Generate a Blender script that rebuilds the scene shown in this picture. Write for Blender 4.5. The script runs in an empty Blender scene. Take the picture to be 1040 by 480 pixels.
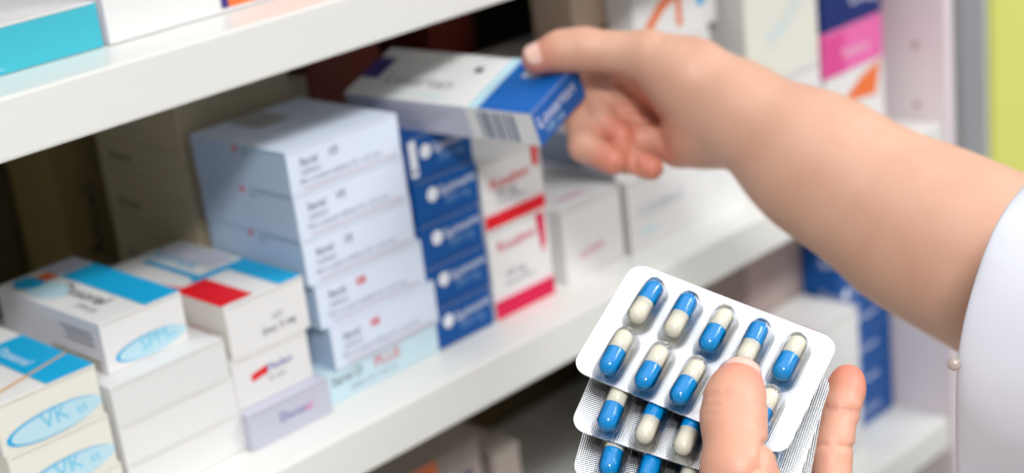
import bpy, bmesh, math, random
import numpy as np
from mathutils import Vector, Matrix
random.seed(4)
C = bpy.context.scene.collection
CAMZ = 1.45                       # camera height above the floor
RC = Matrix(((0.6929254, -0.7121788, -0.1124974),
             (0.3184241, 0.1622862, 0.9339536),
             (-0.6468852, -0.6829821, 0.3392271)))   # world -> camera axes
RT = RC.transposed()
FPX = 1650.0
def cam_pt(x, y, z): return RT @ Vector((x, y, z)) + Vector((0, 0, CAMZ))
def P(px, py, d): return cam_pt((px-520)/FPX*d, (240-py)/FPX*d, -d)

# ------------------------------------------------------------ materials
def lin(c):
    c = c/255.0
    return c/12.92 if c <= .04045 else ((c+.055)/1.055)**2.4
def rgb(r, g, b): return (lin(r), lin(g), lin(b), 1)
MATS = {}
def mat(name, col, rough=.5, metal=0, coat=0, sss=0, noise=0, nscale=40, bump=0, bscale=300, emit=0):
    if name in MATS: return MATS[name]
    m = bpy.data.materials.new(name); m.use_nodes = True; nt = m.node_tree; N = nt.nodes
    b = N['Principled BSDF']
    b.inputs['Base Color'].default_value = rgb(*col); b.inputs['Roughness'].default_value = rough
    b.inputs['Metallic'].default_value = metal; b.inputs['Coat Weight'].default_value = coat
    tc = N.new('ShaderNodeTexCoord')
    if noise:
        n = N.new('ShaderNodeTexNoise'); n.inputs['Scale'].default_value = nscale; n.inputs['Detail'].default_value = 4
        nt.links.new(tc.outputs['Object'], n.inputs['Vector'])
        mx = N.new('ShaderNodeMix'); mx.data_type = 'RGBA'
        c = rgb(*col)
        mx.inputs[6].default_value = c
        mx.inputs[7].default_value = (c[0]*(1-noise), c[1]*(1-noise), c[2]*(1-noise), 1)
        nt.links.new(n.outputs['Fac'], mx.inputs[0]); nt.links.new(mx.outputs[2], b.inputs['Base Color'])
    if bump:
        n2 = N.new('ShaderNodeTexNoise'); n2.inputs['Scale'].default_value = bscale; n2.inputs['Detail'].default_value = 3
        nt.links.new(tc.outputs['Object'], n2.inputs['Vector'])
        bp = N.new('ShaderNodeBump'); bp.inputs['Strength'].default_value = bump; bp.inputs['Distance'].default_value = .002
        nt.links.new(n2.outputs['Fac'], bp.inputs['Height']); nt.links.new(bp.outputs['Normal'], b.inputs['Normal'])
    if sss:
        b.inputs['Subsurface Weight'].default_value = sss
        b.inputs['Subsurface Radius'].default_value = (1, .35, .2); b.inputs['Subsurface Scale'].default_value = .004
    if emit:
        b.inputs['Emission Color'].default_value = rgb(*col); b.inputs['Emission Strength'].default_value = emit
    MATS[name] = m
    return m
def card(name, col, rough=.48):
    m = mat('card_'+name, col, rough, noise=.04, nscale=60); m.node_tree.nodes['Principled BSDF'].inputs['Specular IOR Level'].default_value = .28
    return m
WHITE = card('white', (230, 229, 228)); WARM = card('warm_white', (230, 228, 217)); GREYW = card('cool_grey', (224, 234, 251))
PALEB = card('pale_blue', (204, 230, 240)); LILAC = card('lilac_grey', (194, 195, 210))
BLUE = card('deep_blue', (8, 82, 156)); ROYAL = card('royal_blue', (22, 98, 180)); NAVY = card('navy', (28, 48, 112)); CYAN = card('cyan', (18, 170, 222)); PALEC = card('pale_cyan', (188, 222, 234))
MIDC = card('mid_cyan', (104, 194, 226)); TEAL = card('teal', (68, 182, 200)); RED = card('red', (226, 24, 40)); CRIM = card('crimson', (214, 22, 76)); PINK = card('pink', (236, 110, 176))
ORANGE = card('orange', (236, 120, 60)); INK = card('ink', (52, 54, 66)); GREYINK = card('grey_ink', (150, 152, 166)); BARS = card('bar_ink', (120, 132, 150))
PURPLE = card('purple', (70, 56, 130)); BEIGE = card('beige', (178, 166, 140)); TAUPE = card('taupe', (160, 148, 140)); BROWN = card('brown_red', (120, 50, 36)); BLUEINK = card('blue_ink', (60, 80, 170)); GOLD = card('amber', (226, 170, 90)); TXTW = card('print_white', (236, 240, 248))
PALEP = card('pale_pink', (240, 214, 222))

# ------------------------------------------------------------ helpers
def tag(o, label=None, cat=None, group=None, kind=None):
    if label: o['label'] = label
    if cat: o['category'] = cat
    if group: o['group'] = group
    if kind: o['kind'] = kind
    return o
def link(name, bm, mats, parent=None, smooth=False, loc=None, rot=None):
    me = bpy.data.meshes.new(name); bm.to_mesh(me); bm.free()
    for m in (mats if isinstance(mats, (list, tuple)) else [mats]): me.materials.append(m)
    if smooth:
        for p in me.polygons: p.use_smooth = True
    o = bpy.data.objects.new(name, me); C.objects.link(o)
    if parent: o.parent = parent
    if loc is not None: o.location = loc
    if rot is not None: o.rotation_euler = rot
    return o
def empty(name, loc=(0, 0, 0)):
    o = bpy.data.objects.new(name, None); C.objects.link(o); o.location = loc; o.empty_display_size = .05
    return o
def box(bm, x0, x1, y0, y1, z0, z1, bev=.0, mi=0):
    r = bmesh.ops.create_cube(bm, size=1)
    vs = r['verts']
    for v in vs: v.co = Vector(((x0+x1)/2+v.co.x*(x1-x0), (y0+y1)/2+v.co.y*(y1-y0), (z0+z1)/2+v.co.z*(z1-z0)))
    fs = {f for v in vs for f in v.link_faces}
    for f in fs: f.material_index = mi
    if bev:
        es = {e for v in vs for e in v.link_edges}
        bmesh.ops.bevel(bm, geom=list(es), offset=bev, segments=2, affect='EDGES', profile=.6)
def tube(bm, pts, rad, seg=16, cap=True):
    rings = []
    n = len(pts)
    for i, p in enumerate(pts):
        p = Vector(p); t = (Vector(pts[min(i+1, n-1)])-Vector(pts[max(i-1, 0)])).normalized()
        a = t.orthogonal().normalized() if i == 0 else (a-t*a.dot(t)).normalized()
        b = t.cross(a); r = rad[i] if hasattr(rad, '__len__') else rad
        rings.append([bm.verts.new(p+a*math.cos(2*math.pi*k/seg)*r+b*math.sin(2*math.pi*k/seg)*r) for k in range(seg)])
    for r1, r2 in zip(rings, rings[1:]):
        for k in range(seg): bm.faces.new((r1[k], r1[(k+1) % seg], r2[(k+1) % seg], r2[k]))
    if cap: bm.faces.new(rings[0][::-1]); bm.faces.new(rings[-1])

TXT = {}
def text_mesh(s):
    """unit-height lettering as (verts, faces, width)"""
    if s in TXT: return TXT[s]
    cu = bpy.data.curves.new('lettering', 'FONT'); cu.body = s; cu.size = 1; cu.resolution_u = 2
    ob = bpy.data.objects.new('lettering', cu); C.objects.link(ob)
    dg = bpy.context.evaluated_depsgraph_get(); me = ob.evaluated_get(dg).to_mesh()
    V = [v.co.copy() for v in me.vertices]; F = [tuple(p.vertices) for p in me.polygons]
    w = max([v.x for v in V] or [1]); ob.evaluated_get(dg).to_mesh_clear()
    bpy.data.objects.remove(ob); bpy.data.curves.remove(cu)
    TXT[s] = (V, F, w)
    return TXT[s]

def carton(name, label, group, x0, x1, y0, y1, z0, z1, base, prints=(), faces=None, yaw=0, cat='medicine box'):
    """a folding carton: bevelled body, tuck-flap seams and everything printed on its faces"""
    L, W, H = x1-x0, y1-y0, z1-z0
    bm = bmesh.new(); mats = [base]
    def mi(m):
        if m not in mats: mats.append(m)
        return mats.index(m)
    box(bm, -L/2, L/2, 0, W, 0, H, .0005)
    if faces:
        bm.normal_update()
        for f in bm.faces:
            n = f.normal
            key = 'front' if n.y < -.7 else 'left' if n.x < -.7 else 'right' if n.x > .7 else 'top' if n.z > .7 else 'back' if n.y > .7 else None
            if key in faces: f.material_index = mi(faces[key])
    e = .00022
    def fmap(face, u, v, lift=0):
        k = e+lift
        if face == 'front': return Vector((-L/2+u, -k, v))
        if face == 'left': return Vector((-L/2-k, W-u, v))
        if face == 'right': return Vector((L/2+k, u, v))
        return Vector((-L/2+u, v, H+k))
    dims = {'front': (L, H), 'left': (W, H), 'right': (W, H), 'top': (L, W)}
    lift = 0
    for pr in prints:
        face, kind = pr[0], pr[1]; FW, FH = dims[face]; m = mi(pr[2]); lift += .00003
        if kind == 'rect':
            u0, v0, u1, v1 = pr[3:7]; q = [(u0, v0), (u1, v0), (u1, v1), (u0, v1)]
            f = bm.faces.new([bm.verts.new(fmap(face, a*FW, b*FH, lift)) for a, b in q]); f.material_index = m
        elif kind == 'poly':
            f = bm.faces.new([bm.verts.new(fmap(face, a*FW, b*FH, lift)) for a, b in pr[3]]); f.material_index = m
        elif kind == 'ell':
            cu, cv, ru, rv, ang = pr[3:8]; ca, sa = math.cos(ang), math.sin(ang); q = []
            for k in range(28):
                a = 2*math.pi*k/28; x, y = ru*math.cos(a), rv*math.sin(a)
                q.append(fmap(face, cu*FW+x*ca-y*sa, cv*FH+x*sa+y*ca, lift))
            f = bm.faces.new([bm.verts.new(p) for p in q]); f.material_index = m
        elif kind == 'text':
            s, u, v, size, ang = pr[3:8]; V, F, w = text_mesh(s); ca, sa = math.cos(ang), math.sin(ang)
            vs = [bm.verts.new(fmap(face, u*FW+size*(p.x*ca-p.y*sa), v*FH+size*(p.x*sa+p.y*ca), lift)) for p in V]
            for t in F:
                try: f = bm.faces.new([vs[i] for i in t]); f.material_index = m
                except ValueError: pass
    # tuck-flap slit just under the top edge of the front end, and a side glue seam
    sm = mi(card('seam', (176, 172, 164)))
    for q in ([(.02, .955), (.98, .955), (.98, .968), (.02, .968)],):
        f = bm.faces.new([bm.verts.new(fmap('front', a*L, b*H, .0002)) for a, b in q]); f.material_index = sm
    o = link(name, bm, mats, loc=((x0+x1)/2, y0, z0+CAMZ), rot=(0, 0, yaw))
    return tag(o, label, cat, group)

# ------------------------------------------------------------ setting
floor_m = mat('floor_vinyl', (178, 176, 170), .35, noise=.15, nscale=6)
bm = bmesh.new(); box(bm, -3, 4, -3, 1.06, -.05, 0); tag(link('floor', bm, floor_m), kind='structure')
wall_m = mat('wall_paint', (222, 220, 212), .7, noise=.04, nscale=10)
bm = bmesh.new(); box(bm, -3, 4, 1.0, 1.06, 0, 2.8); tag(link('wall_back', bm, wall_m), kind='structure')

shelf_m = mat('shelf_lacquer', (229, 229, 224), .32, noise=.03, nscale=8)
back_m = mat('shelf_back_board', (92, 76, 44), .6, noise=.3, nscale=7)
grey_m = mat('powder_grey', (150, 152, 156), .4, noise=.06, nscale=14)
lgrey_m = mat('powder_light_grey', (206, 208, 210), .4, noise=.04, nscale=14)
lime_m = mat('lime_panel', (222, 224, 116), .45, noise=.06, nscale=10)
hole_m = mat('peg_hole', (196, 168, 166), .6, noise=.1)
XL, XR, YF, YB = -.35, 1.046, .62, .93
unit = tag(empty('shelving_unit', ((XL+XR)/2, .78, 0)), 'long white shelving unit full of medicine boxes, with thick front edges', 'shelf')
def part(name, bmx, m, parent):
    o = link(name, bmx, m, parent); o.matrix_parent_inverse = Matrix.Translation(-parent.location); return o
for zt in (.32, -.151, -.372, -.62, -.90, -1.2):
    bm = bmesh.new(); box(bm, XL, XR, YF, YB, zt-.027+CAMZ, zt+CAMZ, .0016)
    part('shelf_board', bm, shelf_m, unit)
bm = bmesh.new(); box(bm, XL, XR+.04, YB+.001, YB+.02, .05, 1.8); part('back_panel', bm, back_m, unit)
bm = bmesh.new(); box(bm, XR, XR+.012, YF-.004, YB, .02, 1.8, .001); sp = part('side_panel', bm, mat('side_panel_paint', (236, 224, 228), .5, noise=.03), unit)
for k in range(18):
    z = CAMZ-.50+k*.0465
    bm = bmesh.new(); r = bmesh.ops.create_circle(bm, cap_ends=True, segments=16, radius=.0032)
    for v in r['verts']: v.co = Vector((XR-.0006, .6415+v.co.x, z+v.co.y))
    part('peg_hole', bm, hole_m, sp)
bm = bmesh.new(); box(bm, XL-.012, XL, YF-.004, YB, .02, 1.8, .001); part('side_panel', bm, shelf_m, unit)
bm = bmesh.new(); box(bm, XR+.0125, XR+.044, YF-.012, YB, .0, 1.9, .002)
part('upright_post', bm, grey_m, unit)
bm = bmesh.new(); box(bm, XL, XR, YF+.02, YB, 0, .09, .001); part('plinth', bm, grey_m, unit)

cab = tag(empty('tall_cabinet', (1.3, .78, 0)), 'tall cabinet with a lime green front strip beyond the shelving', 'cabinet')
bm = bmesh.new(); box(bm, 1.168, 1.55, .60, .95, .0, 2.0, .002); part('cabinet_body', bm, shelf_m, cab)
bm = bmesh.new(); box(bm, 1.109, 1.167, .612, .95, .0, 2.0, .002); part('green_strip', bm, lime_m, cab)
bm = bmesh.new(); box(bm, 1.0915, 1.1085, .616, .95, .0, 2.0, .002); part('light_grey_trim', bm, lgrey_m, cab)

# ------------------------------------------------------------ cartons, upper shelf
ZU, ZM, ZL = -.151, -.372, -.62
carton('medicine_box', 'flat teal-fronted medicine box with white top on the upper shelf', None, .20, .381, .658, .76, ZU+.0004, -.1295, WHITE,
       [('front', 'rect', TEAL, 0, .0, 1, .97), ('front', 'rect', PALEC, .45, .10, .72, .115), ('front', 'rect', PALEC, .5, .86, .66, .87)])
carton('medicine_box', 'large white box with purple and orange corner mark on the upper shelf', None, .3835, .56, .656, .80, ZU+.0004, -.08, WHITE,
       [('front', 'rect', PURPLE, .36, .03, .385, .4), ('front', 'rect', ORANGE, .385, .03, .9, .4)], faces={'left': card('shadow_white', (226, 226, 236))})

# ------------------------------------------------------------ bottom left stacks
def swirl(face, u, v, s, word):
    return [(face, 'ell', CYAN, u, v, s, s*.27, .03), (face, 'ell', PALEC, u+.028, v-.006, s*.965, s*.245, .03),
            (face, 'text', MIDC, word, u-.12, v-.10, s*.46, .1), (face, 'text', MIDC, 'ss', u+.22, v-.06, s*.3, .1)]
gA = None
zs = [-.2935, -.3195, -.3460, ZM]
for i in range(3):
    lab = ['white box with cyan band and orange line on top, nearest at the left edge', 'white box with pale cyan oval, second down in the leftmost stack',
           'bottom box of the leftmost stack, mostly below the frame'][i]
    pr = swirl('front', .52, .29, .0252, ['VK', 'VK', 'VK'][i])
    if i == 0:
        pr += [('top', 'rect', CYAN, .52, .0, 1, .75), ('top', 'text', TXTW, 'Dosoral', .62, .66, .009, -math.pi/2), ('top', 'rect', CYAN, .0, .35, .3, .7),
               ('top', 'poly', GOLD, [(0, .09), (1, .27), (1, .29), (0, .11)])]
    dx = [0, .001, .002][i]
    carton('medicine_box', lab, None, .286+dx, .3395+dx, .653-(.0006*i), .742, zs[i+1]+.0002, zs[i], WARM if i else WHITE, pr, faces={'front': WARM})
zs = [-.3085, -.330, -.351, ZM]
labs = ['plain white box directly under the oval-logo box', 'plain white box, middle of the second stack from the left', 'plain white box at the foot of the second stack from the left']
for i in range(3):
    carton('medicine_box', labs[i], 'plain white boxes of the second stack', .3445+.0003*i, .4115+.001*i, .653, .79, zs[i+1]+.0002, zs[i], WHITE if i else card('soft_white', (224, 224, 223)))
carton('medicine_box', 'white box with cyan stripe, black title on top and pale oval logo on its end', None, .353, .4005, .6665, .766, -.3083, -.2815, WHITE,
       swirl('front', .54, .27, .0205, 'SPM') +
       [('top', 'rect', CYAN, .56, .0, 1, .80), ('top', 'rect', LILAC, .55, .82, 1, 1), ('top', 'text', INK, 'Dosoral', .30, .66, .0135, -math.pi/2), ('top', 'text', GREYINK, 'SPM 20', .14, .34, .006, -math.pi/2),
        ('top', 'ell', PALEC, .25, .68, .009, .016, 0), ('top', 'ell', CYAN, .25, .86, .008, .010, 0), ('top', 'rect', ORANGE, .38, .80, .55, .92),
        ('left', 'rect', GREYINK, .62, .72, .92, .76), ('left', 'rect', GREYINK, .66, .62, .93, .66), ('left', 'rect', GREYINK, .66, .50, .93, .54), ('left', 'rect', BEIGE, .50, .16, .96, .24), ('left', 'rect', BEIGE, .50, .05, .96, .11)],
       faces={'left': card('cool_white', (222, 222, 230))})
# third stack
carton('medicine_box', 'white box with a red patch and blue lines on top, above the grey stack corner', None, .4155, .4662, .654, .765, -.3235, -.294, WHITE,
       [('top', 'rect', CYAN, .70, .0, 1, .42), ('top', 'rect', CYAN, .28, .40, 1, .46), ('top', 'rect', RED, .0, .02, .40, .40), ('top', 'poly', RED, [(0, .40), (.12, .40), (0, .62)]), ('top', 'text', CYAN, 'Solvex', .50, .98, .017, -math.pi/2), ('top', 'rect', CYAN, .34, .44, .42, .9),
        ('top', 'rect', LILAC, .62, .5, .95, .95), ('front', 'text', INK, 'Dos: 5 mg', .40, .22, .0052, .05), ('front', 'text', GREYINK, 'EXP', .55, .45, .004, .05), ('left', 'text', CRIM, 'Solvex', .72, .35, .006, 0)],
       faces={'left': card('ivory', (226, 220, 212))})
carton('medicine_box', 'white box with small red and blue logo, middle of the third stack', None, .4135, .4627, .654, .76, -.3512, -.3237, WHITE,
       [('front', 'poly', RED, [(.22, .46), (.44, .52), (.44, .68), (.22, .60)]), ('front', 'text', BLUEINK, 'Medex', .42, .52, .0062, .03), ('front', 'text', GREYINK, '20 tabs', .42, .34, .004, 0)])
carton('medicine_box', 'grey-lilac box with blue and pink title at the foot of the third stack', None, .413, .4665, .647, .76, ZM+.0002, -.3515, LILAC,
       [('front', 'text', BLUEINK, 'D', .36, .42, .0072, 0), ('front', 'text', BLUEINK, 'urom', .46, .42, .006, 0), ('front', 'text', PINK, 'ed', .66, .42, .006, 0)])
# grey stack
tops = [-.228, -.2520, -.2770, -.3025, -.3285, -.3540, ZM]
ords = ['top box', 'second box down', 'third box down', 'fourth box down', 'fifth box down', 'pale blue bottom box']
offs = [.468, .4685, .4690, .4725, .477, .4688]
for i in range(6):
    mk = RED if i >= 3 else INK
    bc = PALEB if i == 5 else GREYW
    pr = [('front', 'text', INK, 'Seral', .10, .60, .0062, 0), ('front', 'text', mk, '10', .35, .61, .0066, 0),
          ('front', 'text', GREYINK, 'tablets', .10, .40, .005, 0), ('front', 'text', GREYINK, 'film-coated tablets for oral use', .08, .20, .0045, 0), ('front', 'rect', card('rose_line', (200, 170, 176)), .10, .07, .95, .10)]
    if i >= 3: pr.append(('front', 'text', mk, '10', .355, .61, .0070, 0))
    if i == 5: pr = [('front', 'text', INK, 'Seral D', .05, .55, .0075, 0), ('front', 'text', RED, 'PLUS', .42, .52, .009, 0), ('front', 'text', GREYINK, 'tablets for oral use', .2, .2, .0045, 0)]
    pr += [('left', 'ell', RED, .48, .93 if i else .88, .0016, .0016, 0), ('left', 'text', INK, '10', .56, .78, .004, 0), ('left', 'rect', card('cyan_mist', (150, 186, 206)), .60, .94, .97, .985)]
    pr += [('top', 'rect', card('faded_label', (180, 178, 176)), .3, .62, .6, .95)]
    carton('medicine_box', 'cool grey box with small black title, %s of the tall grey stack' % ords[i] if i < 5 else 'pale blue box with red word at the foot of the tall grey stack', None if i == 5 else 'grey boxes in the tall stack',
           offs[i], offs[i]+(.0765 if i < 5 else .083), .6535 if i != 4 else .6525, .738, tops[i+1]+.0002, tops[i], bc, pr,
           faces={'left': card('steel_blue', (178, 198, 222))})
# blue stack
words = ['top', 'second', 'third', 'fourth', 'bottom']
for i in range(5):
    z1 = -.2445-i*.0255
    carton('medicine_box', 'deep blue box with white dot and white title, %s one of the blue stack' % words[i], 'deep blue boxes in a stack', .5485+.0008*(i % 2)+.002*(i > 3)*0, .5965+.001*(i % 2), .6538, .745, z1-.0253 if i < 4 else ZM+.0002, z1, BLUE,
           ([('front', 'rect', TXTW, .015, .10, .13, .92), ('front', 'rect', BARS, .03, .2, .11, .28)] if i == 0 else []) +
           [('front', 'ell', TXTW, .27, .60, .0042, .0042, 0), ('front', 'text', TXTW, 'Spimuno', .38, .50, .0082, .06), ('front', 'text', card('mist_blue', (120, 160, 205)), '500 mg', .45, .26, .0065, .06),
            ('front', 'rect', card('mid_blue', (38, 84, 150)), .25, .06, .95, .10)])
# pink and white
for i, (z0, z1) in enumerate(((-.3155, -.2745), (ZM+.0002, -.3157))):
    col = (CRIM if i else RED)
    carton('medicine_box', ['white box with red bottom band, upper of the pink pair', 'taller white box with crimson bottom band, lower of the pink pair'][i], 'white boxes with red bands', .6000, .6505, .6545, .76, z0, z1, WHITE,
           [('front', 'rect', col, 0, 0, 1, .20), ('front', 'rect', PALEP, 0, .20, 1, .25), ('front', 'poly', col, [(.80, .96), (.95, .96), (.93, .62), (.86, .50)] if i else [(.85, .96), (.96, .96), (.95, .66), (.86, .66)]),
            ('front', 'text', col, 'Rosaben' if not i else 'Rosaben', .14, .55 if not i else .72, .0095, .04), ('front', 'text', GREYINK, '40 mg', .22, .42, .007, 0), ('front', 'rect', GREYINK, .2, .34, .7, .36)])
carton('medicine_box', 'white box with faint pink print between the pink pair and shelf end stack', None, .664, .7185, .656, .78, ZM+.0002, -.3245, WHITE,
       [('front', 'text', PINK, 'Lorena', .25, .25, .008, .1), ('top', 'text', PINK, 'Lorena', .2, .1, .009, 0)])
carton('medicine_box', 'white box with grey barcode on its side, resting under the reaching hand', None, .7225, .805, .662, .80, -.3243, -.290, WHITE,
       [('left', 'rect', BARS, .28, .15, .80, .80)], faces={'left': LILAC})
carton('medicine_box', 'wide white box with orange blob and faint blue print below the wrist', None, .7222, .842, .6535, .80, ZM+.0002, -.3245, WHITE,
       [('front', 'text', LILAC, 'Calcimed', .08, .45, .012, 0), ('front', 'rect', PALEB, .1, .2, .22, .26), ('front', 'ell', ORANGE, .84, .75, .004, .006, 0), ('front', 'rect', PALEC, .6, .7, .8, .74)])
carton('medicine_box', 'white box lying on the barcode box behind the hand', None, .7225, .840, .672, .78, -.2898, -.252, WHITE, [('front', 'text', ORANGE, 'Vita', .5, .3, .012, 0)])
carton('medicine_box', 'white box with orange swoosh and cyan mark above the reaching hand', None, .768, .8535, .675, .698, -.2518, -.195, WHITE,
       [('front', 'poly', ORANGE, [(.02, .10), (.30, .45), (.62, .62), (.62, .52), (.34, .34), (.10, .05)]), ('front', 'rect', ORANGE, .5, .1, .56, .45), ('front', 'ell', CYAN, .80, .42, .005, .010, 0)])
carton('medicine_box', 'warm beige box behind the orange swoosh box, above the reaching thumb', None, .738, .830, .700, .735, -.2518, -.209, card('warm_beige', (214, 190, 168)), [('front', 'rect', BROWN, .1, .3, .5, .36)])
for i, (z0, z1) in enumerate(((-.300, -.195), (ZM+.0002, -.3002))):
    carton('medicine_box', ['tall white box with faint slanted print right of the orange swoosh box', 'white box with lilac corner under the tall white box'][i], None, .858, .942, .656, .80, z0, z1, WARM if not i else WHITE,
           [('front', 'text', PALEB, 'Nutrin', .35, .2, .02, .6), ('front', 'rect', PALEC, .55, .85, .9, .93)] if not i else [('front', 'poly', LILAC, [(.3, 0), (1, 0), (1, .7)]), ('front', 'rect', ORANGE, .35, .8, .5, .86)],
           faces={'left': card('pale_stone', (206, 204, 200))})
kz = [-.245, -.2835, -.317, -.345, ZM]
kc = [NAVY, PINK, WHITE, WHITE]
kl = ['navy box with pale print on top of the far right stack', 'pink box under the navy one in the far right stack', 'white box with orange corner in the far right stack', 'white box at the foot of the far right stack']
for i in range(4):
    pr = [[('front', 'text', TXTW, 'Omega', .45, .35, .014, 0)], [('front', 'rect', card('rose', (224, 80, 150)), 0, 0, .35, .9), ('front', 'text', PALEP, 'Femina', .3, .3, .012, 0)],
          [('front', 'poly', ORANGE, [(.25, .2), (.85, .05), (.95, .95), (.6, .7)])], []][i]
    carton('medicine_box', kl[i], None, .9465, 1.0225, .655, .80, kz[i+1]+.0002, kz[i], kc[i], pr)
carton('medicine_box', 'dark navy box crowning the far right stack', None, .9465, 1.0225, .657, .80, -.2448, -.205, NAVY, [('front', 'text', card('mist_blue2', (110, 150, 210)), 'Omega', .4, .3, .014, 0)])

# rows behind, in the shade
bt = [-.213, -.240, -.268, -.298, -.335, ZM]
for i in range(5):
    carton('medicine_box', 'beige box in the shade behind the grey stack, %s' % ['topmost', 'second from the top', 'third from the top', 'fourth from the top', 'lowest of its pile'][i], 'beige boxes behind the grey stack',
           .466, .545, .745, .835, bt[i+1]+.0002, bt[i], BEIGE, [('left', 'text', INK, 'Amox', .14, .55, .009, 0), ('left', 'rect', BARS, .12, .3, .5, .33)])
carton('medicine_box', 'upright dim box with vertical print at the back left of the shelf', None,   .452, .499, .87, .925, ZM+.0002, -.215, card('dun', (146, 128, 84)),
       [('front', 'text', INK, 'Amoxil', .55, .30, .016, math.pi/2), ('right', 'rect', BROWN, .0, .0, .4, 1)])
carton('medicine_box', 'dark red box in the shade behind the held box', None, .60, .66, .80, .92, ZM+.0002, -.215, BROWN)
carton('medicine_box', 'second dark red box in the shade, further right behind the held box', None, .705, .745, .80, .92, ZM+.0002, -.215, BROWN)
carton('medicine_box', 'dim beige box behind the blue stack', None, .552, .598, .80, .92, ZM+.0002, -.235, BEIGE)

# lower shelf
def low(label, group, *a, **k): return carton('medicine_box', label, group, *a, **k)
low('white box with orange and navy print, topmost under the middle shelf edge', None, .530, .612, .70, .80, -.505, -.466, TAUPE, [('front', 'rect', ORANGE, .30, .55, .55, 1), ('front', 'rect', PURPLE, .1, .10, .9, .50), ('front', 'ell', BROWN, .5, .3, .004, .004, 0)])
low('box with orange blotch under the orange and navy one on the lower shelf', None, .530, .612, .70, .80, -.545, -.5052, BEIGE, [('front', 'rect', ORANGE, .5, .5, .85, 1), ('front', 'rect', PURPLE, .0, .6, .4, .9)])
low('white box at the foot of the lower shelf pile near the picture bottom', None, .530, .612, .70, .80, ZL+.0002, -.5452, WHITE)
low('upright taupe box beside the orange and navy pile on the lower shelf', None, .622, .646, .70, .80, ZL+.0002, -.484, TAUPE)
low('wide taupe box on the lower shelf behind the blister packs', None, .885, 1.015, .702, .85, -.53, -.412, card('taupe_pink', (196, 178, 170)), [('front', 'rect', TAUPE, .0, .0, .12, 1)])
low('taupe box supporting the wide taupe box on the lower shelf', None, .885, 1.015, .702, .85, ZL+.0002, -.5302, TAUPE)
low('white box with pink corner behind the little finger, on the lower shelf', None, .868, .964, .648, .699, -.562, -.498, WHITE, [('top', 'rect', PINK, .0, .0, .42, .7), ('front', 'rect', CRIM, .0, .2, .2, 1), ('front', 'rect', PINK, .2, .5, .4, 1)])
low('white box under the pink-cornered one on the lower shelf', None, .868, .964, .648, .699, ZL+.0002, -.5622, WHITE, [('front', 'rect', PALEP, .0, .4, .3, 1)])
for i in range(6):
    z1 = -.457-i*.0272
    low('blue box with white print in the lower right pile, %s' % ['topmost', 'second from top', 'third from top', 'third from the shelf', 'second from the shelf', 'lowest on the shelf'][i], 'blue boxes on the lower shelf',
        .968, 1.040, .668, .700, z1-.027, z1, BLUE, [('front', 'ell', TXTW, .15, .5, .004, .004, 0), ('front', 'text', TXTW, 'Spimuno', .25, .4, .010, 0), ('left', 'text', TXTW, 'Spimuno', .5, .4, .010, 0)])

# ------------------------------------------------------------ held box
def held_box():
    L, W, H = .1297, .0465, .0205
    ax = [Vector((.1374, -.9903, -.0227)), Vector((.9392, .1229, .3207)), Vector((-.3148, -.0654, .9469))]
    bm = bmesh.new(); mats = [WHITE]
    def mi(m):
        if m not in mats: mats.append(m)
        return mats.index(m)
    box(bm, -L/2, L/2, -W/2, W/2, -H/2, H/2, .0005)
    e = .00022
    def top(u, v, k=0): return Vector((-L/2+u*L, -W/2+v*W, H/2+e+k))
    def side(u, v, k=0): return Vector((-L/2+u*L, -W/2-e-k, -H/2+v*H))
    def end(u, v, k=0): return Vector((L/2+e+k, -W/2+u*W, -H/2+v*H))
    def quad(f, m, u0, v0, u1, v1, k=0):
        q = bm.faces.new([bm.verts.new(f(a, b, k)) for a, b in ((u0, v0), (u1, v0), (u1, v1), (u0, v1))]); q.material_index = mi(m)
    def lett(f, dims, m, s, u, v, size, k=.0001):
        V, F, w = text_mesh(s)
        vs = [bm.verts.new(f(u+size*p.x/dims[0], v+size*p.y/dims[1], k)) for p in V]
        for t in F:
            try: q = bm.faces.new([vs[i] for i in t]); q.material_index = mi(m)
            except ValueError: pass
    quad(top, ROYAL, .73, 0, 1, 1); quad(top, PALEC, .68, 0, .73, 1); quad(top, PURPLE, .0, .35, .10, .78)
    quad(top, TXTW, .80, .66, .88, .9, .0001)
    lett(top, (L, W), GREYINK, 'Losartan', .14, .28, .014); lett(top, (L, W), PALEB, 'film-coated tablets', .2, .1, .006); quad(top, INK, .55, .66, .59, .76)
    quad(end, ROYAL, 0, 0, 1, 1); lett(end, (W, H), TXTW, 'Losartan', .06, .44, .0105); lett(end, (W, H), PALEC, '100 mg', .16, .14, .006)
    quad(side, LILAC, 0, 0, .66, 1)
    for k in range(4): quad(side, GREYINK, .10, .22+.16*k, .45+.04*k, .26+.16*k, .0001)
    x = .72
    for w in (.012, .03, .01, .02, .008, .014, .02):
        quad(side, BARS, x, .08, x+w, .92, .0001); x += w+.012
        if x > .95: break
    o = link('medicine_box', bm, mats)
    M = Matrix((ax[0], ax[1], ax[2])).transposed().to_4x4(); M.translation = Vector((.5851, .6437, -.2276+CAMZ))
    o.matrix_world = M
    tag(o, 'white medicine box with royal blue end pinched in the upper hand', 'medicine box')
held_box()

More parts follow.
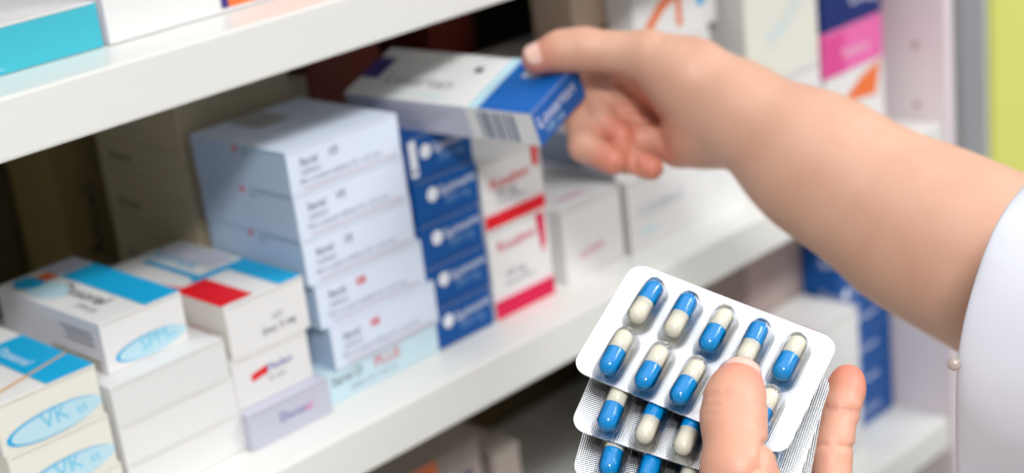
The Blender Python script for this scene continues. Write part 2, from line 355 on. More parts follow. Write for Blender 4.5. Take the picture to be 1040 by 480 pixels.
# ------------------------------------------------------------ blister packs
def foil_material():
    m = bpy.data.materials.new('knurled_foil'); m.use_nodes = True; nt = m.node_tree; N = nt.nodes; L = nt.links
    b = N['Principled BSDF']; b.inputs['Base Color'].default_value = (.93, .94, .96, 1); b.inputs['Metallic'].default_value = .93; b.inputs['Roughness'].default_value = .14
    tc = N.new('ShaderNodeTexCoord'); mp = N.new('ShaderNodeMapping'); mp.inputs['Rotation'].default_value = (0, 0, math.radians(45)); L.new(tc.outputs['Object'], mp.inputs['Vector'])
    sx = N.new('ShaderNodeSeparateXYZ'); L.new(mp.outputs['Vector'], sx.inputs[0])
    def wave(sock):
        a = N.new('ShaderNodeMath'); a.operation = 'MULTIPLY'; a.inputs[1].default_value = 2*math.pi/.00115; L.new(sock, a.inputs[0])
        s = N.new('ShaderNodeMath'); s.operation = 'SINE'; L.new(a.outputs[0], s.inputs[0]); return s.outputs[0]
    mu = N.new('ShaderNodeMath'); mu.operation = 'MULTIPLY'; L.new(wave(sx.outputs[0]), mu.inputs[0]); L.new(wave(sx.outputs[1]), mu.inputs[1])
    bp = N.new('ShaderNodeBump'); bp.inputs['Strength'].default_value = .6; bp.inputs['Distance'].default_value = .00011
    L.new(mu.outputs[0], bp.inputs['Height']); L.new(bp.outputs['Normal'], b.inputs['Normal'])
    return m
def clear_material():
    m = bpy.data.materials.new('clear_plastic'); m.use_nodes = True; nt = m.node_tree; N = nt.nodes; L = nt.links
    N.remove(N['Principled BSDF']); out = N['Material Output']
    t = N.new('ShaderNodeBsdfTransparent'); t.inputs[0].default_value = (.985, .99, 1, 1)
    g = N.new('ShaderNodeBsdfGlossy'); g.inputs['Roughness'].default_value = .06
    f = N.new('ShaderNodeFresnel'); f.inputs['IOR'].default_value = 1.27
    mx = N.new('ShaderNodeMixShader'); L.new(f.outputs[0], mx.inputs[0]); L.new(t.outputs[0], mx.inputs[1]); L.new(g.outputs[0], mx.inputs[2]); L.new(mx.outputs[0], out.inputs[0])
    return m
FOIL = foil_material(); CLEAR = clear_material()
GEL_B = mat('gelatin_blue', (2, 134, 200), .18, coat=.25, noise=.03, nscale=200); GEL_C = mat('gelatin_cream', (220, 214, 194), .2, coat=.3, noise=.03, nscale=200)
FOILB = mat('foil_back', (44, 46, 52), .5, metal=.3, noise=.1, nscale=300)
EMB = mat('embossed_code', (176, 178, 184), .3, metal=.6, noise=.02)

def rrect(w, h, r, seg=8):
    pts = []
    for cx, cy, a0 in ((w/2-r, h/2-r, 0), (-w/2+r, h/2-r, 90), (-w/2+r, -h/2+r, 180), (w/2-r, -h/2+r, 270)):
        for k in range(seg+1):
            a = math.radians(a0+90*k/seg); pts.append((cx+r*math.cos(a), cy+r*math.sin(a)))
    return pts
def prism(bm, pts, z0, z1):
    a = [bm.verts.new((x, y, z0)) for x, y in pts]; b = [bm.verts.new((x, y, z1)) for x, y in pts]
    bm.faces.new(a[::-1]); bm.faces.new(b)
    for i in range(len(pts)): j = (i+1) % len(pts); bm.faces.new((a[i], a[j], b[j], b[i]))
def lathe_y(bm, prof, seg=24):
    """profile list of (y, radius), revolved about Y"""
    rings = []
    for y, r in prof:
        rings.append([bm.verts.new((0, y, 0))] if r < 1e-7 else [bm.verts.new((r*math.cos(2*math.pi*k/seg), y, r*math.sin(2*math.pi*k/seg))) for k in range(seg)])
    for a, b in zip(rings, rings[1:]):
        for k in range(seg):
            j = (k+1) % seg
            if len(a) == 1: bm.faces.new((a[0], b[j], b[k]))
            elif len(b) == 1: bm.faces.new((a[k], a[j], b[0]))
            else: bm.faces.new((a[k], a[j], b[j], b[k]))
    bmesh.ops.recalc_face_normals(bm, faces=bm.faces)
RCAP = .0039
def body_mesh():
    bm = bmesh.new(); n = 8; h = .0102
    prof = [(-h+RCAP-RCAP*math.cos(math.pi/2*k/n), RCAP*math.sin(math.pi/2*k/n)) for k in range(n+1)]
    prof[0] = (-h, 0); prof += [(.001, RCAP), (.001, 0)]
    lathe_y(bm, prof); me = bpy.data.meshes.new('capsule_body'); bm.to_mesh(me); bm.free(); return me
def cap_mesh():
    bm = bmesh.new(); n = 8; h = .0106; r = RCAP*1.035
    prof = [(-.0002, 0), (-.0002, r*.99), (.0002, r)] + [(h-r+r*math.sin(math.pi/2*k/n), r*math.cos(math.pi/2*k/n)) for k in range(n+1)]
    prof[-1] = (h, 0)
    lathe_y(bm, prof); me = bpy.data.meshes.new('capsule_cap'); bm.to_mesh(me); bm.free(); return me
def pocket_mesh():
    bm = bmesh.new(); R0, R1, hl, H = .0054, .0046, .0074, .0082
    rings = []; n = 10; seg = 40
    prof = [(R0+.0007, 0), (R0, .0004)] + [(R1*math.cos(math.pi/2*k/n)**.6 if k < n else 0, .0022+(H-.0022)*math.sin(math.pi/2*k/n)) for k in range(n+1)]
    for r, z in prof:
        s = max(r, 1e-5); ring = []
        for k in range(seg):
            a = 2*math.pi*(k+.5)/seg; y = hl*(1 if math.sin(a) > 0 else -1)*(1 if r > 1e-6 else .75)
            ring.append(bm.verts.new((s*math.cos(a), y+s*math.sin(a), z)))
        rings.append(ring)
    for a, b in zip(rings, rings[1:]):
        for k in range(seg): bm.faces.new((a[k], a[(k+1) % seg], b[(k+1) % seg], b[k]))
    bm.faces.new(rings[-1])
    me = bpy.data.meshes.new('pocket'); bm.to_mesh(me); bm.free(); return me
def with_mats(me, m, smooth=True):
    me.materials.append(m)
    for p in me.polygons: p.use_smooth = smooth
    return me
BODY_C = with_mats(body_mesh(), GEL_C); CAP_B = with_mats(cap_mesh(), GEL_B); POCK = with_mats(pocket_mesh(), CLEAR)
for me in (BODY_C, CAP_B):
    me.polygons[0].use_smooth = True
PW = Matrix(((.302, .897, -.324), (-.900, .156, -.407), (-.314, .414, .854)))
PR = (Matrix(((0.885, 0.464, -0.031), (-0.344, 0.697, 0.629), (0.313, -0.546, 0.777))))
def orthon(M):
    x = M.col[0].normalized(); y = (M.col[1]-x*M.col[1].dot(x)).normalized(); z = x.cross(y)
    return Matrix((x, y, z)).transposed()
PACKR = orthon(RT @ PR); PACKT = cam_pt(.0732, -.0447, -.6146)
def blister(label, cx, cy, off, deg, flips, marks):
    root = empty('blister_pack')
    M = PACKR.to_4x4(); M.translation = PACKT
    M = M @ Matrix.Translation((cx, cy, off)) @ Matrix.Rotation(math.radians(deg), 4, 'Z')
    root.matrix_world = M
    tag(root, label, 'blister pack', 'blister packs of blue and cream capsules')
    bm = bmesh.new(); prism(bm, rrect(.086, .057, .0065), -.0003, 0)
    bm.normal_update()
    for f in bm.faces: f.material_index = 1 if f.normal.z < -.5 else 0
    link('foil_sheet', bm, [FOIL, FOILB], root)
    bm = bmesh.new(); V, F, w = text_mesh(marks)
    for (tx, ty, ang, s) in ((-.0375, -.006, math.pi/2, .0055),):
        ca, sa = math.cos(ang), math.sin(ang)
        vs = [bm.verts.new((tx+s*(p.x*ca-p.y*sa), ty+s*(p.x*sa+p.y*ca), .00012)) for p in V]
        for t in F:
            try: bm.faces.new([vs[i] for i in t])
            except ValueError: pass
    link('embossed_mark', bm, FOIL, root)
    for r in range(2):
        for c in range(5):
            x = -.0294+c*.0147; y = .0098 if r == 0 else -.0166
            up = flips[r][c]
            b = bpy.data.objects.new('capsule', BODY_C); C.objects.link(b); b.parent = root
            b.location = (x+random.uniform(-.0003, .0003), y+random.uniform(-.0004, .0004), RCAP+.0002)
            b.rotation_euler = (0, random.uniform(0, 6), (0 if up else math.pi)+random.uniform(-.06, .06))
            k = bpy.data.objects.new('capsule_cap', CAP_B); C.objects.link(k); k.parent = b; k['label'] = 'glossy blue half of the capsule'
            p = bpy.data.objects.new('clear_pocket', POCK); C.objects.link(p); p.parent = root; p.location = (x, y, 0.0001); p['label'] = 'clear plastic pocket'
    return root
blister('front blister pack of ten blue and cream capsules, held under the thumb', 0, 0, 0, 0, ((1, 1, 0, 1, 0), (0, 0, 0, 0, 0)), 'C6')
blister('middle blister pack, its lower row peeking out below the front pack', .0054, -.0143, -.0093, 5.7, ((0, 0, 1, 0, 1), (0, 1, 1, 0, 1)), 'D')
blister('rearmost blister pack, cut by the bottom of the picture', .0088, -.0232, -.0186, 12.5, ((0, 0, 1, 0, 1), (0, 0, 1, 0, 1)), 'C')

# ------------------------------------------------------------ person: one body surface from blended limbs
def A3(v): return np.array(v, np.float32)
class Chain:
    def __init__(s, pts, k): s.p = [(A3(a), r*.001) for a, r in pts]; s.k = k
    def seg(s, X, i):
        (a, ra), (b, rb) = s.p[i], s.p[i+1]
        ab = b-a; t = np.clip(((X-a)@ab)/(ab@ab), 0, 1)
        return np.linalg.norm(X-a-t[:, None]*ab, axis=1)-(ra+(rb-ra)*t)
    def __call__(s, X):
        d = s.seg(X, 0)
        for i in range(1, len(s.p)-1): d = smin(d, s.seg(X, i), s.k)
        return d
    def first(s, X): return s.seg(X, 0)
    def bb(s):
        lo = np.min([p-r for p, r in s.p], 0); hi = np.max([p+r for p, r in s.p], 0); return lo, hi
def smin(a, b, k):
    h = np.maximum(k-np.abs(a-b), 0)/k
    return np.minimum(a, b)-h*h*k*.25
def CC(x, y, z): return cam_pt(x, y, z)
# right arm and hand (upper, reaching for the shelf)
rW = P(754, 116, .835)
r_main = [Chain([(CC(.50, .0, -.50), 50), (CC(.335, -.085, -.70), 45)], .02),
          Chain([(CC(.335, -.085, -.70), 44), (P(1010, 268, .775), 37.5), (P(925, 226, .797), 34.5), (P(832, 168, .818), 29.5), (rW, 24.5)], .03),
          Chain([(rW, 23), (P(705, 112, .862), 20)], .015),
          Chain([(rW, 20), (P(722, 136, .852), 14.5), (P(690, 148, .866), 12)], .015),
          Chain([(P(705, 100, .868), 17), (P(672, 84, .882), 11)], .012),
          Chain([(P(705, 115, .870), 15), (P(680, 112, .888), 9)], .012),
          Chain([(P(705, 125, .866), 14), (P(684, 134, .882), 10)], .012),
          Chain([(P(694, 90, .868), 14), (P(640, 70, .870), 9.5)], .012), Chain([(P(682, 100, .884), 11), (P(626, 88, .884), 9.5)], .012),
          Chain([(P(738, 98, .842), 19), (P(700, 80, .846), 19), (P(660, 58, .850), 13.5)], .014)]
r_f = [Chain([(P(655, 56, .851), 12.3), (P(592, 50, .858), 10.6), (P(570, 52, .860), 10.0), (P(547, 60, .862), 8.8)], .006),
       Chain([(P(672, 80, .883), 9.8), (P(613, 72, .886), 8.8), (P(598, 74, .893), 8.0), (P(580, 76, .902), 7.2)], .004),
       Chain([(P(680, 110, .886), 9.8), (P(606, 101, .886), 9.0), (P(611, 124, .876), 8.0), (P(630, 138, .869), 7.4)], .004),
       Chain([(P(684, 132, .882), 9.6), (P(590, 123, .882), 8.6), (P(594, 148, .867), 8.3), (P(623, 163, .857), 7.6)], .004),
       Chain([(P(686, 146, .872), 9.0), (P(630, 138, .876), 8.2), (P(634, 160, .864), 7.4), (P(661, 170, .857), 6.8)], .004)]
# left arm and hand (lower, holding the packs)
lW = P(850, 690, .575)
l_main = [Chain([(CC(.284, -.01, -.21), 42), (CC(.285, -.26, -.30), 44)], .02),
          Chain([(CC(.285, -.26, -.30), 44), (CC(.22, -.215, -.42), 37), (lW, 25)], .03),
          Chain([(lW, 23), (P(815, 600, .600), 21)], .02),
          Chain([(P(815, 610, .600), 18), (P(750, 562, .618), 11)], .014),
          Chain([(P(815, 610, .600), 18), (P(780, 558, .618), 11)], .014),
          Chain([(P(815, 610, .600), 18), (P(815, 556, .613), 11)], .014),
          Chain([(P(835, 620, .590), 17), (P(846, 556, .604), 11)], .014),
          Chain([(P(835, 650, .575), 20), (P(800, 572, .566), 19), (P(770, 524, .563), 15.5)], .016)]
l_f = [Chain([(P(768, 545, .560), 15), (P(750, 478, .562), 12.0), (P(745, 428, .574), 10.3), (P(745, 410, .579), 9.9), (P(748, 397, .585), 8.7), (P(750, 391, .588), 8.1)], .006),
       Chain([(P(745, 558, .616), 10.5), (P(720, 470, .624), 9), (P(715, 415, .639), 8.3), (P(722, 375, .651), 7.2)], .004),
       Chain([(P(780, 555, .616), 10.5), (P(760, 455, .628), 9), (P(760, 395, .643), 8.4), (P(765, 350, .655), 7.3)], .004),
       Chain([(P(815, 552, .611), 10), (P(806, 460, .626), 8.8), (P(806, 405, .640), 8), (P(808, 372, .648), 7.1)], .004),
       Chain([(P(847, 550, .601), 9), (P(844, 462, .616), 7.4), (P(847, 446, .619), 7.1), (P(854, 414, .626), 7.2), (P(859, 396, .631), 7.1), (P(861, 387, .634), 6.7)], .003)]
UPC = Vector((-.1125, .9340, .3392))
nk = Vector((.392, .03, -.355))
def UC(k, dx=0, dz=0): v = nk+UPC*k+Vector((dx, 0, dz)); return CC(*v)
t_main = [Chain([(CC(.50, .0, -.50), 50), (CC(.45, .02, -.43), 52), (CC(.39, .03, -.355), 50), (CC(.335, .02, -.28), 52), (CC(.284, -.01, -.21), 42)], .04),
          Chain([(UC(-.10, .04, -.055), 84), (UC(-.30, .04, -.05), 74), (UC(-.52, .04, -.05), 88)], .05),
          Chain([(UC(-.10, -.04, .055), 84), (UC(-.30, -.04, .05), 74), (UC(-.52, -.04, .05), 88)], .05),
          Chain([(UC(-.02), 56), (UC(.09, -.01, -.01), 50)], .03),
          Chain([(UC(.20, -.01, 0), 80), (UC(.235, .012, .02), 84)], .03),
          Chain([(UC(.13, -.055, -.045), 38), (UC(.17, -.03, -.02), 62)], .03),
          Chain([(UC(.185, -.075, -.060), 14), (UC(.165, -.094, -.075), 12)], .012)]
def f_group(mains, fingers, kk=.010):
    def f(X):
        d = mains[0](X)
        for m in mains[1:]: d = smin(d, m(X), kk)
        out = d
        for c in fingers:
            out = np.minimum(out, np.minimum(smin(c.first(X), d, .006), c(X)))
        return out
    return f
# fine skin creases: (point a, point b, sigma, depth) in metres
def crease(pa, pb, s=.0010, dep=.0007): return (A3(pa), A3(pb), s, dep)
creases = [crease(P(838, 414, .613), P(874, 418, .613), .0009, .0009), crease(P(828, 451, .605), P(866, 454, .605), .0010, .0010), crease(P(842, 419, .613), P(870, 423, .613), .0007, .0004),
           crease(P(706, 407, .567), P(738, 397, .566), .0010, .0008), crease(P(712, 412, .567), P(768, 409, .566), .0009, .0006), crease(P(716, 420, .567), P(764, 421, .565), .0008, .0004), crease(P(722, 403, .567), P(762, 401, .565), .0007, .0004),
           crease(P(776, 450, .563), P(770, 476, .552), .0013, .0014), crease(P(776, 450, .563), P(798, 462, .56), .0012, .0009), crease(P(770, 476, .563), P(752, 492, .56), .0012, .0007),
           crease(P(630, 86, .87), P(668, 122, .86), .0030, .0026), crease(P(668, 122, .86), P(675, 152, .86), .0030, .0014),
           crease(P(641, 150, .86), P(647, 172, .86), .0016, .0018)]
def total(X):
    lo_l, hi_l = BBL; lo_r, hi_r = BBR
    d = GT(X)
    d = smin(d, GR(X), .02); d = smin(d, GL(X), .02)
    return d
GR = f_group(r_main, r_f); GL = f_group(l_main, l_f); GT = f_group(t_main, [], .04)
def bbox(chs, m=.03):
    b = [c.bb() for c in chs]; return np.min([x[0] for x in b], 0)-m, np.max([x[1] for x in b], 0)+m
BBL = bbox(l_main+l_f); BBR = bbox(r_main+r_f); BBT = bbox(t_main)
def field(X):
    d = np.full(len(X), .05, np.float32)
    for (lo, hi), g in ((BBT, GT), (BBR, GR), (BBL, GL)):
        m = np.all((X >= lo) & (X <= hi), axis=1)
        if m.any(): d[m] = smin(d[m], g(X[m]).astype(np.float32), .012)
    for a, b, s, dep in creases:
        m = np.all(np.abs(X-(a+b)/2) < .03, axis=1)
        if m.any():
            Y = X[m]; w_ = A3(Vector((0, 0, CAMZ))-Vector((a+b)/2)); w_ /= np.linalg.norm(w_)
            Yp = Y-((Y-a)@w_)[:, None]*w_; ab = (b-a)-((b-a)@w_)*w_; t = np.clip(((Yp-a)@ab)/(ab@ab), 0, 1); q = np.linalg.norm(Yp-a-t[:, None]*ab, axis=1)
            d[m] += dep*np.exp(-(q/s)**2)
    return d
def surface_nets(h, B=8):
    lo = np.min([BBL[0], BBR[0], BBT[0]], 0); hi = np.max([BBL[1], BBR[1], BBT[1]], 0)
    S = h*B; nb = np.ceil((hi-lo)/S).astype(int)+1
    I, J, K = np.meshgrid(*[np.arange(n) for n in nb], indexing='ij'); blk = np.stack([I.ravel(), J.ravel(), K.ravel()], 1)
    cen = (lo+(blk+.5)*S).astype(np.float32)
    dd = np.concatenate([field(c) for c in np.array_split(cen, max(1, len(cen)//400000))])
    blk = blk[np.abs(dd) < S*.95]
    g = np.arange(B+1); G = np.stack(np.meshgrid(g, g, g, indexing='ij'), -1).reshape(-1, 3)
    n1 = nb*B+2
    ids, verts, quads = [], [], []
    def gid(c): return (c[..., 0]*n1[1]+c[..., 1])*n1[2]+c[..., 2]
    corners = np.array([[a, b, c] for a in (0, 1) for b in (0, 1) for c in (0, 1)])
    edges = [(a, b) for a in range(8) for b in range(a+1, 8) if np.abs(corners[a]-corners[b]).sum() == 1]
    for part_ in np.array_split(blk, max(1, len(blk)//600)):
        base = part_[:, None, :]*B
        gp = base+G[None]
        v = field((lo+gp.reshape(-1, 3)*h).astype(np.float32)).reshape(len(part_), B+1, B+1, B+1)
        sg = v < 0
        cs = np.stack([v[:, a:a+B, b:b+B, c:c+B] for a, b, c in corners], -1)
        sc = cs < 0; mix = sc.any(-1) & ~sc.all(-1)
        w = np.argwhere(mix); cv = cs[mix]
        acc = np.zeros((len(w), 3)); cnt = np.zeros(len(w))
        for a, b in edges:
            m = (cv[:, a] < 0) != (cv[:, b] < 0); t = cv[m, a]/(cv[m, a]-cv[m, b])
            acc[m] += corners[a]+(corners[b]-corners[a])*t[:, None]; cnt[m] += 1
        cell = part_[w[:, 0]]*B+w[:, 1:]
        ids.append(gid(cell)); verts.append(lo+(cell+acc/cnt[:, None])*h)
        for ax in range(3):
            e = [slice(None)]+[slice(0, B)]*3; f_ = list(e); f_[ax+1] = slice(1, B+1)
            a_ = sg[tuple(e)]; b_ = sg[tuple(f_)]; ch = np.argwhere(a_ != b_)
            if not len(ch): continue
            s0 = a_[tuple(ch.T)]; p = part_[ch[:, 0]]*B+ch[:, 1:]
            u, w2 = (ax+1) % 3, (ax+2) % 3; eu = np.eye(3, dtype=int)[u]; ew = np.eye(3, dtype=int)[w2]
            q = np.stack([gid(p-eu-ew), gid(p-ew), gid(p), gid(p-eu)], 1)
            q[~s0] = q[~s0][:, ::-1]; quads.append(q)
    ids = np.concatenate(ids); verts = np.concatenate(verts); quads = np.concatenate(quads)
    o = np.argsort(ids); ids = ids[o]; verts = verts[o]
    qi = np.clip(np.searchsorted(ids, quads), 0, len(ids)-1); ok = (ids[qi] == quads).all(1)
    return verts, qi[ok]
V, Q = surface_nets(.00115)
me = bpy.data.meshes.new('body'); me.vertices.add(len(V)); me.vertices.foreach_set('co', V.astype(np.float32).ravel())
me.loops.add(len(Q)*4); me.loops.foreach_set('vertex_index', Q.astype(np.int32).ravel())
me.polygons.add(len(Q)); me.polygons.foreach_set('loop_start', np.arange(0, len(Q)*4, 4, dtype=np.int32)); me.polygons.foreach_set('loop_total', np.full(len(Q), 4, np.int32))
me.polygons.foreach_set('use_smooth', np.ones(len(Q), bool)); me.update(); me.validate()
# redder skin at fingertips and knuckles; left hand tinted overall in place of shade
att = me.color_attributes.new('flush_shade', 'FLOAT_COLOR', 'POINT'); fl = np.zeros(len(V))
Vf = V.astype(np.float32)
for c in r_f+l_f:
    tip = c.p[-1][0]; q = np.linalg.norm(Vf-tip, axis=1); fl = np.maximum(fl, np.exp(-(q/.013)**2))
    for p, r in c.p[1:-1]:
        q = np.linalg.norm(Vf-p, axis=1); fl = np.maximum(fl, .32*np.exp(-(q/.012)**2))
for p in (P(700, 130, .862), P(664, 110, .88)):
    q = np.linalg.norm(Vf-A3(p), axis=1); fl = np.maximum(fl, .5*np.exp(-(q/.024)**2))
q = np.linalg.norm(Vf-A3(P(775, 470, .59)), axis=1); fl = np.maximum(fl, .22*np.clip(1.6-q/.09, 0, 1))  # ruddy tint over the left hand, painting in the shade that falls there
arr = np.ones((len(V), 4), np.float32); arr[:, 0] = arr[:, 1] = arr[:, 2] = fl; att.data.foreach_set('color', arr.ravel())
def skin_material():
    m = bpy.data.materials.new('skin'); m.use_nodes = True; nt = m.node_tree; N = nt.nodes; L = nt.links; b = N['Principled BSDF']
    at = N.new('ShaderNodeAttribute'); at.attribute_name = 'flush_shade'
    tc = N.new('ShaderNodeTexCoord'); n = N.new('ShaderNodeTexNoise'); n.inputs['Scale'].default_value = 45; n.inputs['Detail'].default_value = 5; L.new(tc.outputs['Object'], n.inputs['Vector'])
    m1 = N.new('ShaderNodeMix'); m1.data_type = 'RGBA'; m1.inputs[6].default_value = rgb(219, 176, 152); m1.inputs[7].default_value = rgb(203, 151, 125); L.new(n.outputs['Fac'], m1.inputs[0])
    m2 = N.new('ShaderNodeMix'); m2.data_type = 'RGBA'; m2.inputs[7].default_value = rgb(214, 122, 100); L.new(at.outputs['Fac'], m2.inputs[0]); L.new(m1.outputs[2], m2.inputs[6])
    L.new(m2.outputs[2], b.inputs['Base Color']); b.inputs['Roughness'].default_value = .48
    b.inputs['Subsurface Weight'].default_value = .25; b.inputs['Subsurface Radius'].default_value = (1, .4, .25); b.inputs['Subsurface Scale'].default_value = .003
    v = N.new('ShaderNodeTexVoronoi'); v.inputs['Scale'].default_value = 900; L.new(tc.outputs['Object'], v.inputs['Vector'])
    bp = N.new('ShaderNodeBump'); bp.inputs['Strength'].default_value = .25; bp.inputs['Distance'].default_value = .0003; L.new(v.outputs['Distance'], bp.inputs['Height']); L.new(bp.outputs['Normal'], b.inputs['Normal'])
    return m
SKIN = skin_material(); me.materials.append(SKIN)
feet = CC(*(nk+UPC*(-1.45-nk.dot(UPC))))
person = tag(empty('person', (feet.x, feet.y, 0)), 'person in a white coat, one arm reaching to the shelf, other hand holding capsule packs', 'person')
def pchild(o): o.parent = person; o.matrix_parent_inverse = Matrix.Translation(-person.location); return o
body = bpy.data.objects.new('body', me); C.objects.link(body); pchild(body)

NAILM = mat('nail_plate', (238, 192, 178), .22, coat=.4, sss=.1, noise=.03, nscale=200)
def nail(base, tip, r0, r1, nrm, lab):
    base, tip, nrm = Vector(base), Vector(tip), Vector(nrm); ax = (tip-base).normalized(); L = (tip-base).length
    n = (nrm-ax*nrm.dot(ax)).normalized(); w = ax.cross(n)
    bm = bmesh.new(); ns, nf = 12, 12; g = []
    for i in range(ns+1):
        s = i/ns; e = abs(2*s-1)**3.2; half = math.radians(56)*math.sqrt(max(0, 1-e*.93)); r = r0+(r1-r0)*s; row = []
        for j in range(nf+1):
            a = half*(2*j/nf-1); rr = r+.0002-.0018*max(0, s-.8)*5*.3
            row.append(bm.verts.new(base+ax*L*s+(n*math.cos(a)+w*math.sin(a))*rr))
        g.append(row)
    for i in range(ns):
        for j in range(nf): bm.faces.new((g[i][j], g[i+1][j], g[i+1][j+1], g[i][j+1]))
    ex = bmesh.ops.extrude_face_region(bm, geom=list(bm.faces))
    for v in [x for x in ex['geom'] if isinstance(x, bmesh.types.BMVert)]: v.co -= n*.0009
    bmesh.ops.recalc_face_normals(bm, faces=bm.faces)
    o = link('thumbnail', bm, NAILM, smooth=True); pchild(o); o['label'] = lab; return o
vdir = (Vector((0, 0, CAMZ))-P(743, 386, .588)).normalized()
upw = (P(743, 300, .588)-P(743, 386, .588)).normalized()
lt = Vector(P(750, 391, .588)); la = (lt-Vector(P(745, 406, .579))).normalized()
nail(lt-la*.0050, lt+la*.0068, .0098, .0086, vdir*.85+upw*.55, 'pale pink thumbnail')
rt_ = Vector(P(547, 60, .862)); ra_ = (rt_-Vector(P(570, 52, .860))).normalized()
vd = (Vector((0, 0, CAMZ))-rt_).normalized(); ud = (P(547, 0, .862)-rt_).normalized()
nail(rt_-ra_*.008, rt_+ra_*.006, .0096, .0084, vd*.8+ud*.7, 'pale thumbnail of the reaching hand')

# coat
COAT = mat('coat_cotton', (212, 214, 224), .8, noise=.06, nscale=14, bump=.9, bscale=22)
def ring_loft(bm, rings, close=True):
    for a, b in zip(rings, rings[1:]):
        n = len(a)
        for k in range(n): bm.faces.new((a[k], a[(k+1) % n], b[(k+1) % n], b[k]))
def ring_at(bm, c, e1, e2, a, b, seg=48, fold=.0, ph=0):
    out = []
    for k in range(seg):
        t = 2*math.pi*k/seg; w = 1+fold*(math.sin(5*t+ph)+.6*math.sin(9*t+1.7*ph+1))
        out.append(bm.verts.new(Vector(c)+e1*a*w*math.cos(t)+e2*b*w*math.sin(t)))
    return out
def dirc(x, y, z): return (RT @ Vector((x, y, z))).normalized()
def sleeve(pts, name='coat_sleeve', seg=64):
    bm = bmesh.new(); rings = []
    for i, (c, e1, e2, a, b) in enumerate(pts):
        rings.append(ring_at(bm, c, e1, e2, a, b, seg, .012+.010*(i % 2), i*1.3))
    ring_loft(bm, rings)
    o = link(name, bm, COAT, smooth=True); pchild(o)
    md = o.modifiers.new('thick', 'SOLIDIFY'); md.thickness = .0022; md.offset = 1
    sb = o.modifiers.new('sub', 'SUBSURF'); sb.levels = 2; sb.render_levels = 2
    return o
e1r, e2r = dirc(-.637, 0, .771), dirc(.05, .97, .22)
c0 = P(1050, 362, .70)
sleeve([(c0, e1r, e2r, .080, .086), (c0+dirc(.69, -.15, .57)*.012, e1r, e2r, .081, .087), (CC(.29, -.06, -.665), e1r, e2r, .085, .092), (CC(.36, -.06, -.62), dirc(-.6, -.3, .75), dirc(-.1, .97, .2), .085, .09),
        (CC(.42, -.03, -.57), dirc(-.6, -.2, .77), dirc(-.1, .97, .2), .085, .092), (CC(.49, .0, -.50), dirc(-.6, -.1, .77), dirc(-.1, .97, .2), .08, .09)])
bm = bmesh.new(); bmesh.ops.create_uvsphere(bm, u_segments=20, v_segments=12, radius=.0026)
for v in bm.verts: v.co.z *= .45
bn = link('sleeve_snap', bm, mat('snap_pearl', (176, 160, 152), .3, coat=.3, noise=.05), smooth=True)
bn.rotation_euler = (Vector((0, 0, CAMZ))-P(972, 378, .63)).to_track_quat('Z', 'Y').to_euler(); bn.location = Vector(c0)+e1r*.0805*math.cos(.02)+e2r*.0865*math.sin(.02)+(Vector((0, 0, CAMZ))-c0).normalized()*.003; pchild(bn)
e1l, e2l = dirc(1, 0, 0), dirc(0, .3, -1)
sleeve([(CC(.285, -.19, -.275), e1l, e2l, .070, .070), (CC(.285, -.12, -.25), e1l, e2l, .072, .074), (CC(.286, -.05, -.225), e1l, e2l, .074, .078), (CC(.290, .02, -.215), e1l, e2l, .072, .074), (CC(.300, .055, -.222), e1l, e2l, .045, .05), (CC(.305, .064, -.226), e1l, e2l, .005, .005)])
upw_ = dirc(*UPC); side_ = dirc(.6, .0, -.8); side_ = (side_-upw_*side_.dot(upw_)).normalized(); fwd_ = upw_.cross(side_)
bm = bmesh.new(); rings = []
for k, a, b in ((.075, .066, .062), (.050, .13, .085), (.012, .20, .100), (-.04, .215, .118), (-.09, .205, .125), (-.18, .175, .128), (-.30, .160, .122), (-.42, .170, .130), (-.55, .190, .150), (-.75, .205, .165), (-.85, .21, .17)):
    rings.append(ring_at(bm, CC(*(nk+UPC*k)), side_, fwd_, a, b, 64, .012 if k < -.1 else 0, k*9))
ring_loft(bm, rings); o = link('coat_body', bm, COAT, smooth=True); pchild(o)
o.modifiers.new('thick', 'SOLIDIFY').thickness = .003
TROU = mat('trouser_cloth', (52, 56, 70), .8, noise=.1, nscale=30)
for s in (-1, 1):
    bm = bmesh.new(); hip = CC(*(nk+UPC*-.56))+side_*.085*s; foot = Vector((feet.x, feet.y, .05))+side_*.10*s; foot.z = .06
    tube(bm, [hip, hip.lerp(foot, .5), foot], [.10, .075, .06], 24); pchild(link('trouser_leg', bm, TROU, smooth=True))
    bm = bmesh.new(); f0 = Vector((foot.x, foot.y, .045)); fd = Vector((fwd_.x, fwd_.y, 0)).normalized()
    tube(bm, [f0-fd*.07, f0-fd*.04, f0+fd*.04, f0+fd*.13, f0+fd*.17], [.030, .045, .045, .040, .022], 20)
    for v in bm.verts: v.co.z = max(0, v.co.z)
    pchild(link('shoe', bm, mat('shoe_leather', (236, 236, 234), .5, noise=.05), smooth=True))
# hair
bm = bmesh.new(); bmesh.ops.create_uvsphere(bm, u_segments=32, v_segments=20, radius=.1)
hc = UC(.232, .022, .03)
facedir = (Vector(UC(.165, -.094, -.075))-Vector(UC(.165, 0, 0))).normalized()
for v in list(bm.verts):
    d = v.co.normalized()
    if d.dot(facedir) > .42 and d.z < .62: bm.verts.remove(v); continue
    v.co = d*(.098 if d.z > -.3 else .092); v.co.z *= 1.08 if d.z > 0 else 1.25
    v.co += hc
pchild(link('hair', bm, mat('dark_hair', (44, 30, 24), .45, noise=.3, nscale=120, bump=.5, bscale=200), smooth=True))

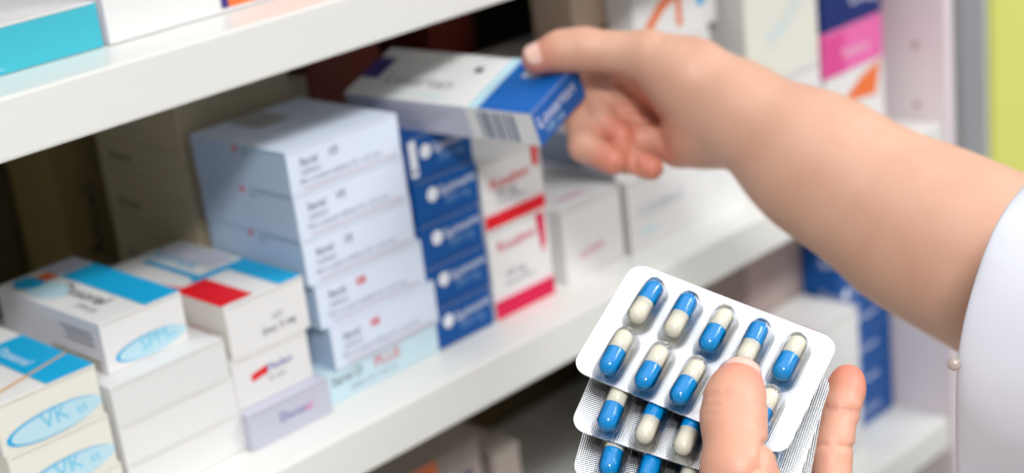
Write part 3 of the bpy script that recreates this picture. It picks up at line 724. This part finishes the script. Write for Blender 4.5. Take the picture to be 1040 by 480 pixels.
# ------------------------------------------------------------ light
def lamp_panel(loc, sx, sy, power, label, rot=(0, 0, 0), col=(1, 1, 1)):
    t = tag(empty('ceiling_light', loc), label, 'ceiling light'); t.rotation_euler = rot
    bm = bmesh.new(); box(bm, -sx/2-.03, sx/2+.03, -sy/2-.03, sy/2+.03, .012, .05, .004)
    link('light_frame', bm, lgrey_m, t)
    bm = bmesh.new(); box(bm, -sx/2, sx/2, -sy/2, sy/2, .002, .011)
    link('diffuser', bm, mat('diffuser', (255, 255, 255), .5, emit=2.5), t)
    ld = bpy.data.lights.new('lamp', 'AREA'); ld.shape = 'RECTANGLE'; ld.size = sx; ld.size_y = sy; ld.energy = power; ld.color = col
    lo = bpy.data.objects.new('lamp', ld); C.objects.link(lo); lo.parent = t; lo.location = (0, 0, -.002)
    return t
lamp_panel((-.42, -.70, 2.45), .36, .30, 64, 'ceiling light panel in front of the shelves')
lamp_panel((1.7, -.7, 2.45), 1.2, .6, 48, 'ceiling light panel beyond the person')

w = bpy.data.worlds.new('World'); bpy.context.scene.world = w; w.use_nodes = True
nt = w.node_tree; tc = nt.nodes.new('ShaderNodeTexCoord'); sx = nt.nodes.new('ShaderNodeSeparateXYZ'); nt.links.new(tc.outputs['Generated'], sx.inputs[0])
mr = nt.nodes.new('ShaderNodeMapRange'); mr.inputs[1].default_value = .62; mr.inputs[2].default_value = .92; mr.inputs[3].default_value = .30; mr.inputs[4].default_value = 2.35; mr.interpolation_type = 'SMOOTHSTEP'
nt.links.new(sx.outputs[2], mr.inputs[0]); nt.links.new(mr.outputs[0], nt.nodes['Background'].inputs[1]); nt.nodes['Background'].inputs[0].default_value = (.975, .985, 1, 1)

# ------------------------------------------------------------ camera
cd = bpy.data.cameras.new('camera'); cam = bpy.data.objects.new('camera', cd); C.objects.link(cam)
cd.sensor_width = 36; cd.lens = FPX*36/1040; cd.clip_start = .02
M = RT.to_4x4(); M.translation = Vector((0, 0, CAMZ)); cam.matrix_world = M
cd.dof.use_dof = True; cd.dof.focus_distance = .605; cd.dof.aperture_fstop = 6.5; cd.dof.aperture_blades = 0
sc = bpy.context.scene; sc.camera = cam
sc.view_settings.view_transform = 'Standard'; sc.view_settings.look = 'None'; sc.view_settings.gamma = 1; sc.view_settings.exposure = -.62
sc.view_settings.use_curve_mapping = False
sc.cycles.use_denoising = True; sc.cycles.max_bounces = 10; sc.cycles.transparent_max_bounces = 16
